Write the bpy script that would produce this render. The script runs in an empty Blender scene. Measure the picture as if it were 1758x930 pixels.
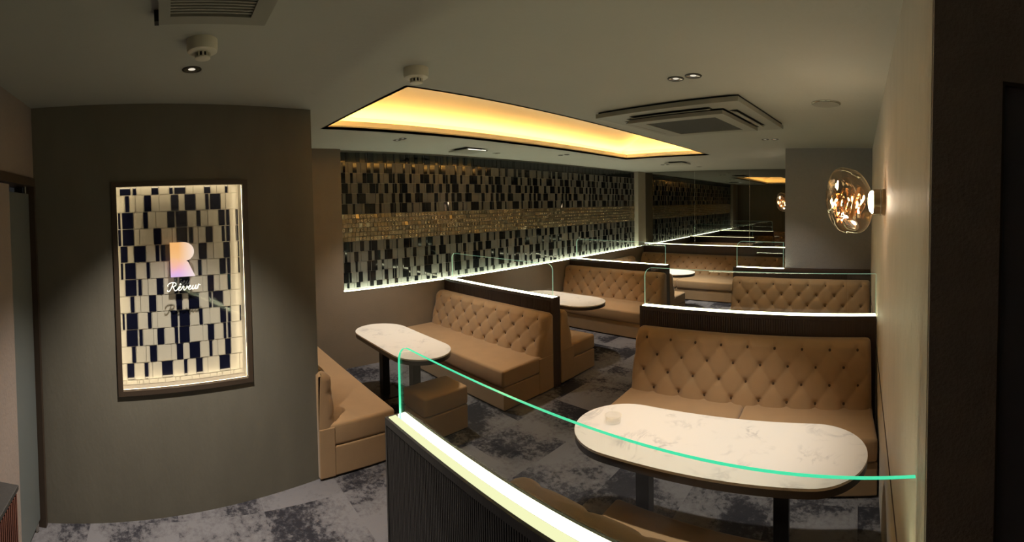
import bpy, bmesh, math, random
import numpy as np
from mathutils import Matrix, Vector
random.seed(7)
sc = bpy.context.scene
COL = sc.collection

# ------------------------------------------------------------------ camera (cylindrical panorama, as the photograph)
K = math.radians(0.0756); VX = 1478.37; CY = 374.84; CAM_H = 1.76
PITCH = math.radians(-1.8609); ROLL = math.radians(-0.9917)
yaw = (879 - VX) * K
r_ = Vector((math.cos(yaw), -math.sin(yaw), 0)); f_ = Vector((math.sin(yaw), math.cos(yaw), 0)); u_ = Vector((0, 0, 1))
f2 = f_ * math.cos(PITCH) + u_ * math.sin(PITCH); u2 = u_ * math.cos(PITCH) - f_ * math.sin(PITCH)
r2 = r_ * math.cos(ROLL) + u2 * math.sin(ROLL); u3 = u2 * math.cos(ROLL) - r_ * math.sin(ROLL)
cd = bpy.data.cameras.new('camera'); cam = bpy.data.objects.new('camera', cd); COL.objects.link(cam)
cd.type = 'PANO'; cd.panorama_type = 'CENTRAL_CYLINDRICAL'; cd.clip_start = 0.02
cd.central_cylindrical_radius = 1.0
cd.central_cylindrical_range_u_min = -879 * K; cd.central_cylindrical_range_u_max = 879 * K
cd.central_cylindrical_range_v_min = (CY - 930) * K; cd.central_cylindrical_range_v_max = CY * K
cam.matrix_world = Matrix(((r2.x, u3.x, -f2.x, 0), (r2.y, u3.y, -f2.y, 0), (r2.z, u3.z, -f2.z, CAM_H), (0, 0, 0, 1)))
sc.camera = cam

# ------------------------------------------------------------------ world, exposure, lamp powers
w = bpy.data.worlds.new('world'); sc.world = w; w.use_nodes = True
w.node_tree.nodes['Background'].inputs[0].default_value = (0.012, 0.012, 0.012, 1)
w.node_tree.nodes['Background'].inputs[1].default_value = 1.0
sc.view_settings.view_transform = 'Standard'; sc.view_settings.look = 'None'
sc.view_settings.gamma = 1.0; sc.view_settings.use_curve_mapping = False
sc.view_settings.exposure = 0.15
SPOT_W = 62.0          # each recessed downlight
LED_E = 9.0            # partition light strips
WALL_LED_E = 42.0       # strip at the foot of the tiles
COVE_E = 24.0
NICHE_E = 15.0

# ------------------------------------------------------------------ measures
ZC = 2.395; XR = 0.125; XT = -4.5; ZL = 0.863; YM = 8.30

# ------------------------------------------------------------------ materials
def mat(name, col, rough=0.6, metal=0.0, bump=0.0, bscale=60.0, var=0.0, vscale=4.0, emis=None, es=0.0, spec=0.5, stretch=None, coat=0.0, sheen=0.0):
    m = bpy.data.materials.new(name); m.use_nodes = True
    nt = m.node_tree; b = nt.nodes['Principled BSDF']
    b.inputs['Base Color'].default_value = (*col, 1); b.inputs['Roughness'].default_value = rough
    b.inputs['Metallic'].default_value = metal; b.inputs['Specular IOR Level'].default_value = spec
    b.inputs['Coat Weight'].default_value = coat; b.inputs['Sheen Weight'].default_value = sheen
    if emis:
        b.inputs['Emission Color'].default_value = (*emis, 1); b.inputs['Emission Strength'].default_value = es
    if bump or var:
        tc = nt.nodes.new('ShaderNodeTexCoord'); mp = nt.nodes.new('ShaderNodeMapping')
        nt.links.new(tc.outputs['Object'], mp.inputs[0])
        if stretch: mp.inputs['Scale'].default_value = stretch
    if var:
        n = nt.nodes.new('ShaderNodeTexNoise'); n.inputs['Scale'].default_value = vscale; n.inputs['Detail'].default_value = 6
        nt.links.new(mp.outputs[0], n.inputs['Vector'])
        mx = nt.nodes.new('ShaderNodeMix'); mx.data_type = 'RGBA'
        mx.inputs[6].default_value = (*[c * (1 - var) for c in col], 1); mx.inputs[7].default_value = (*[min(1, c * (1 + var)) for c in col], 1)
        nt.links.new(n.outputs['Fac'], mx.inputs[0]); nt.links.new(mx.outputs[2], b.inputs['Base Color'])
    if bump:
        n2 = nt.nodes.new('ShaderNodeTexNoise'); n2.inputs['Scale'].default_value = bscale; n2.inputs['Detail'].default_value = 4
        nt.links.new(mp.outputs[0], n2.inputs['Vector'])
        bp = nt.nodes.new('ShaderNodeBump'); bp.inputs['Strength'].default_value = bump; bp.inputs['Distance'].default_value = 0.01
        nt.links.new(n2.outputs['Fac'], bp.inputs['Height']); nt.links.new(bp.outputs[0], b.inputs['Normal'])
    return m

def emit(name, col, s):
    m = bpy.data.materials.new(name); m.use_nodes = True; nt = m.node_tree; nt.nodes.clear()
    e = nt.nodes.new('ShaderNodeEmission'); o = nt.nodes.new('ShaderNodeOutputMaterial')
    e.inputs[0].default_value = (*col, 1); e.inputs[1].default_value = s
    nt.links.new(e.outputs[0], o.inputs[0]); return m

def glass(name, tint, refl=1.0, base=0.0, gloss=(1, 1, 1), rough=0.0, bump=0.0):
    m = bpy.data.materials.new(name); m.use_nodes = True; nt = m.node_tree; nt.nodes.clear()
    t = nt.nodes.new('ShaderNodeBsdfTransparent'); g = nt.nodes.new('ShaderNodeBsdfGlossy'); mx = nt.nodes.new('ShaderNodeMixShader')
    lw0 = nt.nodes.new('ShaderNodeLayerWeight'); lw0.inputs[0].default_value = 0.5
    pw = nt.nodes.new('ShaderNodeMath'); pw.operation = 'POWER'; pw.inputs[1].default_value = 5.0; nt.links.new(lw0.outputs['Facing'], pw.inputs[0])
    fr = nt.nodes.new('ShaderNodeMath'); fr.operation = 'MULTIPLY_ADD'; fr.inputs[1].default_value = 0.96; fr.inputs[2].default_value = 0.035; nt.links.new(pw.outputs[0], fr.inputs[0])
    o = nt.nodes.new('ShaderNodeOutputMaterial'); ma = nt.nodes.new('ShaderNodeMath'); ma.operation = 'MULTIPLY_ADD'; ma.use_clamp = True
    ma.inputs[1].default_value = refl; ma.inputs[2].default_value = base
    t.inputs[0].default_value = (*tint, 1); g.inputs[0].default_value = (*gloss, 1); g.inputs['Roughness'].default_value = rough
    nt.links.new(fr.outputs[0], ma.inputs[0]); nt.links.new(ma.outputs[0], mx.inputs[0])
    nt.links.new(t.outputs[0], mx.inputs[1]); nt.links.new(g.outputs[0], mx.inputs[2]); nt.links.new(mx.outputs[0], o.inputs[0])
    if bump:
        n2 = nt.nodes.new('ShaderNodeTexNoise'); n2.inputs['Scale'].default_value = 14; tc = nt.nodes.new('ShaderNodeTexCoord')
        bp = nt.nodes.new('ShaderNodeBump'); bp.inputs['Strength'].default_value = bump; bp.inputs['Distance'].default_value = 0.03
        nt.links.new(tc.outputs['Object'], n2.inputs['Vector']); nt.links.new(n2.outputs['Fac'], bp.inputs['Height']); nt.links.new(bp.outputs[0], g.inputs['Normal'])
    return m

M = {}
M['ceil'] = mat('ceiling_paint', (0.40, 0.40, 0.355), 0.75, bump=0.15, bscale=30, var=0.06, vscale=2)
M['wall_dark'] = mat('olive_plaster', (0.145, 0.132, 0.102), 0.8, bump=0.12, bscale=55, var=0.16, vscale=7, stretch=(1, 1, 0.35))
M['wall_beige'] = mat('beige_plaster', (0.66, 0.60, 0.525), 0.55, bump=0.5, bscale=45, var=0.14, vscale=9, stretch=(1, 1, 0.35))
M['wall_grey'] = mat('grey_wallpaper', (0.265, 0.258, 0.262), 0.8, bump=0.3, bscale=120, var=0.08, vscale=30)
M['wall_end'] = mat('dark_brown_wallpaper', (0.30, 0.25, 0.225), 0.8, bump=0.3, bscale=120, var=0.15, vscale=20)
M['door_navy'] = mat('navy_door_paint', (0.14, 0.14, 0.18), 0.6, var=0.1)
M['wainscot'] = mat('brown_wainscot', (0.20, 0.165, 0.125), 0.65, bump=0.2, bscale=80, var=0.1, vscale=6)
M['pilaster'] = mat('pilaster_plaster', (0.27, 0.24, 0.19), 0.7, bump=0.3, bscale=60, var=0.1, vscale=8)
M['pink_wall'] = mat('rosy_beige_wall', (0.28, 0.225, 0.195), 0.8, bump=0.2, var=0.08)
M['frame'] = mat('brown_metal_frame', (0.075, 0.052, 0.036), 0.45, metal=0.3, var=0.15, vscale=12)
M['door_grey'] = mat('grey_door_paint', (0.135, 0.15, 0.148), 0.5, var=0.05)
M['wood'] = mat('dark_walnut', (0.060, 0.038, 0.027), 0.5, bump=0.1, bscale=30, var=0.3, vscale=8, stretch=(6, 6, 0.5))
M['wood_red'] = mat('reddish_walnut', (0.13, 0.045, 0.028), 0.5, var=0.3, vscale=8, stretch=(6, 6, 0.5))
M['black_wood'] = mat('charcoal_wood', (0.035, 0.032, 0.030), 0.55, bump=0.1, bscale=40, var=0.25, vscale=10, stretch=(8, 8, 0.4))
M['fabric'] = mat('tan_velvet', (0.36, 0.225, 0.115), 0.85, bump=0.12, bscale=220, var=0.10, vscale=9, sheen=0.25, spec=0.2)
M['button'] = mat('shaded_button', (0.09, 0.052, 0.028), 0.8, spec=0.2)  # darker than the fabric, with the dimples' shade put into the colour
M['metal_black'] = mat('black_steel', (0.025, 0.023, 0.022), 0.4, metal=0.6)
M['edge_dark'] = mat('bronze_edge', (0.045, 0.038, 0.033), 0.35, metal=0.4)
M['tile_black'] = mat('black_tile', (0.005, 0.0055, 0.006), 0.06, spec=0.6)
M['tile_navy'] = mat('navy_tile', (0.005, 0.006, 0.018), 0.06, spec=0.6)
M['tile_beige'] = mat('beige_tile', (0.112, 0.110, 0.098), 0.25, spec=0.45)
M['tile_cream'] = mat('cream_tile', (0.47, 0.445, 0.385), 0.25, spec=0.45)
M['sill'] = mat('glossy_taupe_sill', (0.30, 0.26, 0.21), 0.12)
M['grout'] = mat('grey_grout', (0.24, 0.23, 0.20), 0.9)
M['mosaic'] = mat('gold_pearl_mosaic', (0.36, 0.30, 0.20), 0.22, metal=0.75, var=0.25, vscale=16)
M['mosaic_ring'] = mat('bright_gold_glass', (0.62, 0.55, 0.40), 0.12, metal=0.9)
M['led'] = emit('led_warm_white', (1.0, 0.98, 0.62), LED_E)
M['led_dim'] = emit('led_diffuser_soft', (0.90, 0.92, 0.52), 0.92)
M['led_wall'] = emit('led_wall_wash', (0.90, 1.0, 0.74), WALL_LED_E)
M['cove'] = emit('cove_led', (1.0, 0.53, 0.13), COVE_E)
M['niche_led'] = emit('niche_led', (1.0, 0.80, 0.50), NICHE_E)
M['cove_paint'] = mat('cove_cream_paint', (0.82, 0.78, 0.68), 0.8, bump=0.05)
M['cove_trim'] = mat('cove_brown_trim', (0.10, 0.085, 0.065), 0.6)
M['cove_lip'] = mat('cove_lip_paint', (0.36, 0.32, 0.24), 0.7)
M['white_plastic'] = mat('ivory_plastic', (0.62, 0.59, 0.48), 0.45)
M['grey_plastic'] = mat('ac_grey_plastic', (0.27, 0.265, 0.225), 0.5)
M['grille'] = mat('ac_dark_mesh', (0.055, 0.055, 0.05), 0.7, bump=0.6, bscale=400)
M['black'] = mat('matte_black', (0.01, 0.01, 0.01), 0.8)
M['chrome'] = mat('satin_chrome', (0.55, 0.53, 0.48), 0.2, metal=1.0)
M['bronze'] = mat('brushed_bronze', (0.36, 0.27, 0.17), 0.28, metal=1.0)
M['mirror'] = mat('smoked_mirror', (0.20, 0.195, 0.175), 0.015, metal=1.0)
M['glass'] = glass('clear_glass', (0.955, 0.975, 0.96), 1.0)
M['glass_edge'] = mat('green_edge_glow', (0.10, 0.55, 0.36), 0.15, emis=(0.05, 0.80, 0.42), es=0.8)  # emission paints in the strip light that leaves at the glass edge
M['glass_edge_dim'] = mat('pale_edge_glow', (0.30, 0.42, 0.34), 0.15, emis=(0.40, 0.80, 0.55), es=0.5)  # weaker painted glow for strip light in the other panels' edges
M['pane'] = glass('niche_glass', (0.98, 0.98, 0.97), 0.15)
M['globe'] = glass('smoky_amber_glass', (0.84, 0.79, 0.73), 1.3, 0.05, (1.0, 0.9, 0.75), bump=0.25)
M['glow_streak'] = emit('added_streak_glow', (1.0, 0.72, 0.35), 6.0)  # glow added in place of light streaks inside the lamp glass
M['copper'] = mat('polished_copper', (0.95, 0.55, 0.26), 0.16, metal=1.0)
M['copper_glass'] = glass('mirrored_copper_glass', (0.75, 0.50, 0.30), 1.2, 0.40, (1.0, 0.62, 0.33), bump=1.0)
M['bulb'] = emit('sconce_bulb', (1.0, 0.85, 0.64), 105.0)
M['lens'] = emit('downlight_lens', (1.0, 0.9, 0.72), 0.7)
M['clear'] = glass('ashtray_glass', (0.95, 0.95, 0.94), 0.7, 0.0)
M['white_letter'] = mat('white_lettering', (0.9, 0.88, 0.82), 0.4, emis=(1, 0.96, 0.85), es=0.75)
M['slot_light'] = emit('slot_light', (1.0, 0.95, 0.8), 1.3)

def carpet():
    m = bpy.data.materials.new('mottled_grey_carpet'); m.use_nodes = True; nt = m.node_tree; b = nt.nodes['Principled BSDF']
    b.inputs['Roughness'].default_value = 0.95; b.inputs['Specular IOR Level'].default_value = 0.1
    L = nt.links.new; N = nt.nodes.new
    tc = N('ShaderNodeTexCoord')
    # half-metre carpet tiles, each with its own piece of the pattern
    sn = N('ShaderNodeVectorMath'); sn.operation = 'SNAP'; sn.inputs[1].default_value = (0.5, 0.5, 10)
    L(tc.outputs['Object'], sn.inputs[0])
    wn = N('ShaderNodeTexWhiteNoise'); L(sn.outputs[0], wn.inputs['Vector'])
    sc_ = N('ShaderNodeVectorMath'); sc_.operation = 'SCALE'; sc_.inputs['Scale'].default_value = 7.0; L(wn.outputs['Color'], sc_.inputs[0])
    ad = N('ShaderNodeVectorMath'); L(tc.outputs['Object'], ad.inputs[0]); L(sc_.outputs[0], ad.inputs[1])
    n1 = N('ShaderNodeTexNoise'); n1.inputs['Scale'].default_value = 2.2; n1.inputs['Detail'].default_value = 2; L(ad.outputs[0], n1.inputs['Vector'])
    n2 = N('ShaderNodeTexNoise'); n2.inputs['Scale'].default_value = 26; n2.inputs['Detail'].default_value = 8; n2.inputs['Roughness'].default_value = 0.7; L(ad.outputs[0], n2.inputs['Vector'])
    m1 = N('ShaderNodeMath'); m1.operation = 'MULTIPLY_ADD'; m1.inputs[1].default_value = 1.5; L(n1.outputs['Fac'], m1.inputs[0]); L(n2.outputs['Fac'], m1.inputs[2])
    cr = N('ShaderNodeValToRGB'); e = cr.color_ramp.elements
    e[0].position = 0.52; e[0].color = (0.026, 0.025, 0.031, 1); e[1].position = 0.70; e[1].color = (0.165, 0.157, 0.168, 1)
    x = e.new(0.57); x.color = (0.055, 0.052, 0.060, 1); x = e.new(0.61); x.color = (0.12, 0.114, 0.122, 1)
    m2 = N('ShaderNodeMath'); m2.operation = 'MULTIPLY'; m2.inputs[1].default_value = 0.5; L(m1.outputs[0], m2.inputs[0]); L(m2.outputs[0], cr.inputs[0])
    L(cr.outputs[0], b.inputs['Base Color'])
    n3 = N('ShaderNodeTexNoise'); n3.inputs['Scale'].default_value = 260; L(tc.outputs['Object'], n3.inputs['Vector'])
    bp = N('ShaderNodeBump'); bp.inputs['Strength'].default_value = 0.6; bp.inputs['Distance'].default_value = 0.005; L(n3.outputs['Fac'], bp.inputs['Height']); L(bp.outputs[0], b.inputs['Normal'])
    return m
M['carpet'] = carpet()

def marble():
    m = bpy.data.materials.new('white_veined_marble'); m.use_nodes = True; nt = m.node_tree; b = nt.nodes['Principled BSDF']
    b.inputs['Roughness'].default_value = 0.35; L = nt.links.new; N = nt.nodes.new
    tc = N('ShaderNodeTexCoord')
    n = N('ShaderNodeTexNoise'); n.inputs['Scale'].default_value = 4.0; n.inputs['Detail'].default_value = 9; n.inputs['Roughness'].default_value = 0.62; n.inputs['Distortion'].default_value = 1.4
    L(tc.outputs['Object'], n.inputs['Vector'])
    a = N('ShaderNodeMath'); a.operation = 'SUBTRACT'; a.inputs[1].default_value = 0.5; L(n.outputs['Fac'], a.inputs[0])
    ab = N('ShaderNodeMath'); ab.operation = 'ABSOLUTE'; L(a.outputs[0], ab.inputs[0])
    n2 = N('ShaderNodeTexNoise'); n2.inputs['Scale'].default_value = 5; L(tc.outputs['Object'], n2.inputs['Vector'])
    cr0 = N('ShaderNodeValToRGB'); cr0.color_ramp.elements[0].position = 0.5; cr0.color_ramp.elements[1].position = 0.66; L(n2.outputs['Fac'], cr0.inputs[0])
    cr = N('ShaderNodeValToRGB'); cr.color_ramp.elements[0].position = 0.0; cr.color_ramp.elements[0].color = (1, 1, 1, 1)
    cr.color_ramp.elements[1].position = 0.05; cr.color_ramp.elements[1].color = (0, 0, 0, 1); L(ab.outputs[0], cr.inputs[0])
    mu = N('ShaderNodeMath'); mu.operation = 'MULTIPLY'; L(cr.outputs[0], mu.inputs[0]); L(cr0.outputs[0], mu.inputs[1])
    mx = N('ShaderNodeMix'); mx.data_type = 'RGBA'; mx.inputs[6].default_value = (0.74, 0.70, 0.645, 1); mx.inputs[7].default_value = (0.50, 0.475, 0.455, 1)
    L(mu.outputs[0], mx.inputs[0]); L(mx.outputs[2], b.inputs['Base Color'])
    return m
M['marble'] = marble()

def emblem_mat():
    m = bpy.data.materials.new('gradient_emblem'); m.use_nodes = True; nt = m.node_tree; b = nt.nodes['Principled BSDF']
    L = nt.links.new; N = nt.nodes.new
    tc = N('ShaderNodeTexCoord'); sp = N('ShaderNodeSeparateXYZ'); L(tc.outputs['Generated'], sp.inputs[0])
    ns = N('ShaderNodeTexNoise'); ns.inputs['Scale'].default_value = 2.5; L(tc.outputs['Generated'], ns.inputs['Vector'])
    a = N('ShaderNodeMath'); a.operation = 'MULTIPLY_ADD'; a.inputs[1].default_value = 0.35; L(ns.outputs['Fac'], a.inputs[0]); L(sp.outputs['Z'], a.inputs[2])
    cr = N('ShaderNodeValToRGB'); e = cr.color_ramp.elements
    e[0].position = 0.12; e[0].color = (0.72, 0.50, 0.95, 1); e[1].position = 1.0; e[1].color = (1.0, 0.50, 0.16, 1)
    for p, c in ((0.35, (0.90, 0.48, 0.72)), (0.55, (1.0, 0.52, 0.40)), (0.72, (1.0, 0.55, 0.22))):
        x = e.new(p); x.color = (*c, 1)
    L(a.outputs[0], cr.inputs[0])
    mx = N('ShaderNodeMix'); mx.data_type = 'RGBA'; mx.inputs[7].default_value = (1.0, 0.86, 0.78, 1)
    mp = N('ShaderNodeMapRange'); mp.inputs[1].default_value = 0.35; mp.inputs[2].default_value = 1.0; mp.inputs[4].default_value = 0.9
    L(sp.outputs['Y'], mp.inputs[0]); L(mp.outputs[0], mx.inputs[0]); L(cr.outputs[0], mx.inputs[6])
    b.inputs['Base Color'].default_value = (0.05, 0.04, 0.05, 1); L(mx.outputs[2], b.inputs['Emission Color']); b.inputs['Emission Strength'].default_value = 0.82
    return m
M['emblem'] = emblem_mat()

# ------------------------------------------------------------------ geometry helpers
class MB:
    def __init__(s): s.v = []; s.f = []
    def add(s, v, f):
        n = len(s.v); s.v += [tuple(p) for p in v]; s.f += [tuple(i + n for i in q) for q in f]; return s
    def box(s, x0, x1, y0, y1, z0, z1):
        v = [(x, y, z) for z in (z0, z1) for y in (y0, y1) for x in (x0, x1)]
        return s.add(v, [(0, 2, 3, 1), (4, 5, 7, 6), (0, 1, 5, 4), (2, 6, 7, 3), (0, 4, 6, 2), (1, 3, 7, 5)])
    def quad(s, *p): return s.add(p, [tuple(range(len(p)))])
    def lathe(s, prof, n=32, c=(0, 0, 0), axis='z', cap=True):
        v = []
        for r, z in prof:
            for i in range(n):
                a = 2 * math.pi * i / n
                p = (r * math.cos(a), r * math.sin(a), z)
                if axis == 'x': p = (z, r * math.cos(a), r * math.sin(a))
                v.append((p[0] + c[0], p[1] + c[1], p[2] + c[2]))
        f = []
        for k in range(len(prof) - 1):
            for i in range(n):
                j = (i + 1) % n
                f.append((k * n + i, k * n + j, (k + 1) * n + j, (k + 1) * n + i))
        if cap:
            f.append(tuple(reversed(range(n)))); f.append(tuple(range((len(prof) - 1) * n, len(prof) * n)))
        return s.add(v, f)
    def prism(s, poly, z0, z1):
        n = len(poly)
        v = [(x, y, z0) for x, y in poly] + [(x, y, z1) for x, y in poly]
        f = [tuple(reversed(range(n))), tuple(range(n, 2 * n))] + [(i, (i + 1) % n, n + (i + 1) % n, n + i) for i in range(n)]
        return s.add(v, f)
    def tube(s, pts, r, n=6):
        pts = [Vector(p) for p in pts]; v = []; f = []
        for k, p in enumerate(pts):
            t = (pts[min(k + 1, len(pts) - 1)] - pts[max(k - 1, 0)]).normalized()
            a = t.cross(Vector((0.31, 0.2, 0.93))).normalized(); b = t.cross(a)
            rr = r[k] if isinstance(r, (list, tuple)) else r
            for i in range(n):
                q = 2 * math.pi * i / n; v.append(p + (a * math.cos(q) + b * math.sin(q)) * rr)
        for k in range(len(pts) - 1):
            for i in range(n):
                j = (i + 1) % n; f.append((k * n + i, k * n + j, (k + 1) * n + j, (k + 1) * n + i))
        f.append(tuple(reversed(range(n)))); f.append(tuple(range((len(pts) - 1) * n, len(pts) * n)))
        return s.add(v, f)
    def mesh(s, name, m, smooth=None, bevel=0.0, seg=2):
        me = bpy.data.meshes.new(name); me.from_pydata(s.v, [], s.f); me.update()
        bm = bmesh.new(); bm.from_mesh(me)
        if bevel:
            bmesh.ops.bevel(bm, geom=list(bm.edges), offset=bevel, segments=seg, profile=0.5, affect='EDGES', clamp_overlap=True)
        bmesh.ops.recalc_face_normals(bm, faces=bm.faces)
        bm.to_mesh(me); bm.free()
        if smooth is not None:
            me.polygons.foreach_set('use_smooth', [True] * len(me.polygons)); me.set_sharp_from_angle(angle=math.radians(smooth))
        for mm in (m if isinstance(m, (list, tuple)) else [m]): me.materials.append(mm)
        return me
    def obj(s, name, m, parent=None, smooth=None, bevel=0.0, seg=2, loc=None, rot=None, label=None, kind=None):
        return link(name, s.mesh(name, m, smooth, bevel, seg), parent, loc, rot, label, kind)

def link(name, me, parent=None, loc=None, rot=None, label=None, kind=None):
    o = bpy.data.objects.new(name, me); COL.objects.link(o); o.parent = parent
    if loc: o.location = loc
    if rot: o.rotation_euler = rot
    if label: o['label'] = label
    if kind: o['kind'] = kind
    return o
def tag(o, label, cat, group=None):
    o['label'] = label; o['category'] = cat
    if group: o['group'] = group
    return o
def thing(name, label, cat, loc=(0, 0, 0), rz=0.0, group=None):
    o = bpy.data.objects.new(name, None); COL.objects.link(o); o.location = loc; o.rotation_euler = (0, 0, rz); o.empty_display_size = 0.1
    return tag(o, label, cat, group)
def struct(o, label=None):
    o['kind'] = 'structure'
    if label: o['label'] = label
    return o
def B(*a): return MB().box(*a)

# ================================================================== ROOM SHELL
struct(B(-5.2, 1.7, -1.6, 9.0, -0.06, 0.0).obj('floor', M['carpet']), 'mottled grey carpet floor with dark patches')

# ceiling with the opening of the light cove
CX0, CX1, CY0, CY1 = -3.30, -2.02, 1.24, 5.62
cm = MB()
for b_ in ((-5.2, CX0, -1.6, 9.0), (CX1, 1.7, -1.6, 9.0), (CX0, CX1, -1.6, CY0), (CX0, CX1, CY1, 9.0)):
    cm.box(b_[0], b_[1], b_[2], b_[3], ZC, ZC + 0.03)
ceiling = struct(cm.obj('ceiling', M['ceil']), 'olive grey painted ceiling with a glowing recessed cove')
def ring(off0, off1, z0, z1):
    m = MB()
    a0, a1, b0, b1 = CX0 - off0, CX1 + off0, CY0 - off0, CY1 + off0
    c0, c1, d0, d1 = CX0 - off1, CX1 + off1, CY0 - off1, CY1 + off1
    m.box(c0, a0, d0, d1, z0, z1); m.box(a1, c1, d0, d1, z0, z1); m.box(a0, a1, d0, b0, z0, z1); m.box(a0, a1, b1, d1, z0, z1)
    return m
ring(0.0, 0.025, ZC, 2.414).obj('cove_trim', M['cove_trim'], ceiling)
ring(0.004, 0.03, 2.414, 2.466).obj('cove_lip', M['cove_paint'], ceiling)
ring(0.03, 0.15, 2.426, 2.432).obj('cove_trough', M['cove_paint'], ceiling)
ring(0.055, 0.095, 2.433, 2.440).obj('cove_light_strip', M['cove'], ceiling)
hx0, hx1, hy0, hy1 = CX0 - 0.15, CX1 + 0.15, CY0 - 0.15, CY1 + 0.15
he = 2.53; rd = (hx1 - hx0) / 2; hz = he + 0.45 * rd; ry = (hz - he) / 1.1; xm = (hx0 + hx1) / 2
hm = MB()
hm.quad((hx0, hy0, he), (hx0, hy1, he), (xm, hy1 - ry, hz), (xm, hy0 + ry, hz))
hm.quad((hx1, hy0, he), (hx1, hy1, he), (xm, hy1 - ry, hz), (xm, hy0 + ry, hz))
hm.quad((hx0, hy0, he), (hx1, hy0, he), (xm, hy0 + ry, hz)); hm.quad((hx0, hy1, he), (hx1, hy1, he), (xm, hy1 - ry, hz))
for p, q in (((hx0, hy0), (hx0, hy1)), ((hx0, hy1), (hx1, hy1)), ((hx1, hy1), (hx1, hy0)), ((hx1, hy0), (hx0, hy0))):
    hm.quad((*p, 2.42), (*q, 2.42), (*q, he), (*p, he))
hm.obj('cove_vault', M['cove_paint'], ceiling)

# wall with the lit display window (slightly splayed)
PHI = math.atan(0.1535)
WU0, WU1, WZ0, WZ1 = -0.308, 0.474, 0.737, 1.937
LW = (-2.552, 0, 0); LR = (0, 0, PHI)
lw = MB()
lw.box(-0.16, 0, -0.80, WU0, 0, ZC); lw.box(-0.16, 0, WU1, 0.935, 0, ZC); lw.box(-0.16, 0, WU0, WU1, 0, WZ0); lw.box(-0.16, 0, WU0, WU1, WZ1, ZC)
wall_left = struct(lw.obj('wall_left', M['wall_dark'], loc=LW, rot=LR), 'dark olive plaster wall around the lit display window')
struct(B(-4.62, -2.70, 0.80, 0.90, 0, ZC).obj('wall_return', M['wall_dark']), 'short return wall behind the nearest left sofa')

# tiled wall, its wainscot, pilasters
wt = B(XT - 0.12, XT, 0.80, 9.0, 0, ZC).obj('wall_tiled', M['grout']); struct(wt, 'long wall of black and beige tiles with a gold mosaic band')
struct(B(XT, XT + 0.075, 0.90, YM - 0.08, 0, ZL - 0.02).obj('wall_wainscot', M['wainscot']), 'plain brown wainscot below the tiled wall')
struct(B(XT, XT + 0.10, 1.50, 1.835, 0, ZC).obj('pilaster', M['wainscot']), 'beige pilaster at the near end of the tiles')
struct(B(XT, XT + 0.10, 7.97, YM - 0.006, ZL - 0.02, ZC).obj('pilaster', M['pilaster']), 'beige pilaster between the tiles and the mirror')
ls = thing('light_strip', 'glowing greenish white light strip along the foot of the tiled wall', 'light strip', (XT + 0.05, 1.84, ZL - 0.02))
B(-0.008, 0.014, 0, 6.12, 0, 0.006).obj('diffuser', M['led_wall'], ls)
B(0.014, 0.030, 0, 6.12, 0, 0.003).obj('channel', M['bronze'], ls)

# right wall, dark end wall with a door, far wall with the projecting grey block
struct(B(XR, XR + 0.14, 0.80, 9.0, 0, ZC).obj('wall_right', M['wall_beige']), 'beige textured plaster wall with the glass lamp')
struct(B(XR - 0.004, XR, 0.97, 5.0, 0.700, 0.706).obj('wall_line', M['frame']), 'thin dark line low on the beige wall')  # thin dark strip laid along the wall
de = MB(); de.box(XR + 0.001, 0.256, 0.785, 0.80, 0, ZC); de.box(0.256, 1.7, 0.785, 0.80, 1.99, ZC); de.box(1.15, 1.7, 0.785, 0.80, 0, 1.99)
struct(de.obj('wall_end', M['wall_end']), 'nearly black end wall at the right edge')
d1 = struct(B(0.256, 1.15, 0.802, 0.84, 0, 1.99).obj('door_1', M['door_navy']), 'dark navy door set back in the end wall')
MB().box(0.256, 0.262, 0.788, 0.802, 0, 1.99).box(0.262, 1.15, 0.788, 0.802, 1.984, 1.99).obj('door_reveal', M['frame'], d1)
struct(B(1.7, 1.8, -1.6, 0.80, 0, ZC).obj('wall_side', M['wall_end']), 'dark wall beside the entrance')
struct(B(-4.62, 1.0, YM + 0.012, YM + 0.12, 0, ZC).obj('wall_far', M['wall_grey']), 'far wall carrying the smoked mirror')
struct(B(-0.895, XR - 0.001, 5.16, YM, 0, ZC).obj('wall_block', M['wall_grey']), 'grey wallpapered block projecting beside the mirror')
mr = thing('mirror', 'wide smoked mirror of three panels on the far wall', 'mirror', (-4.5, YM, 0.905))
for a, b_ in ((0.0, 1.22), (1.223, 2.36), (2.363, 3.60)):
    B(a, b_, -0.004, 0.010, 0, ZC - 0.907).obj('mirror_panel', M['mirror'], mr)
    if b_ < 3: B(b_ - 0.001, b_ + 0.004, -0.006, 0.0, 0, ZC - 0.907).obj('mirror_seam', M['chrome'], mr)
struct(B(-4.42, -0.90, YM - 0.07, YM - 0.005, 0, 0.895).obj('wall_ledge', M['wood']), 'dark ledge below the mirror')
fl = thing('light_strip', 'thin white light strip along the foot of the smoked mirror', 'light strip', (-4.42, YM - 0.06, 0.895))
B(0, 3.52, 0, 0.02, 0, 0.008).obj('diffuser', M['led'], fl); B(0, 3.52, -0.006, 0, 0, 0.004).obj('channel', M['bronze'], fl)

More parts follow.
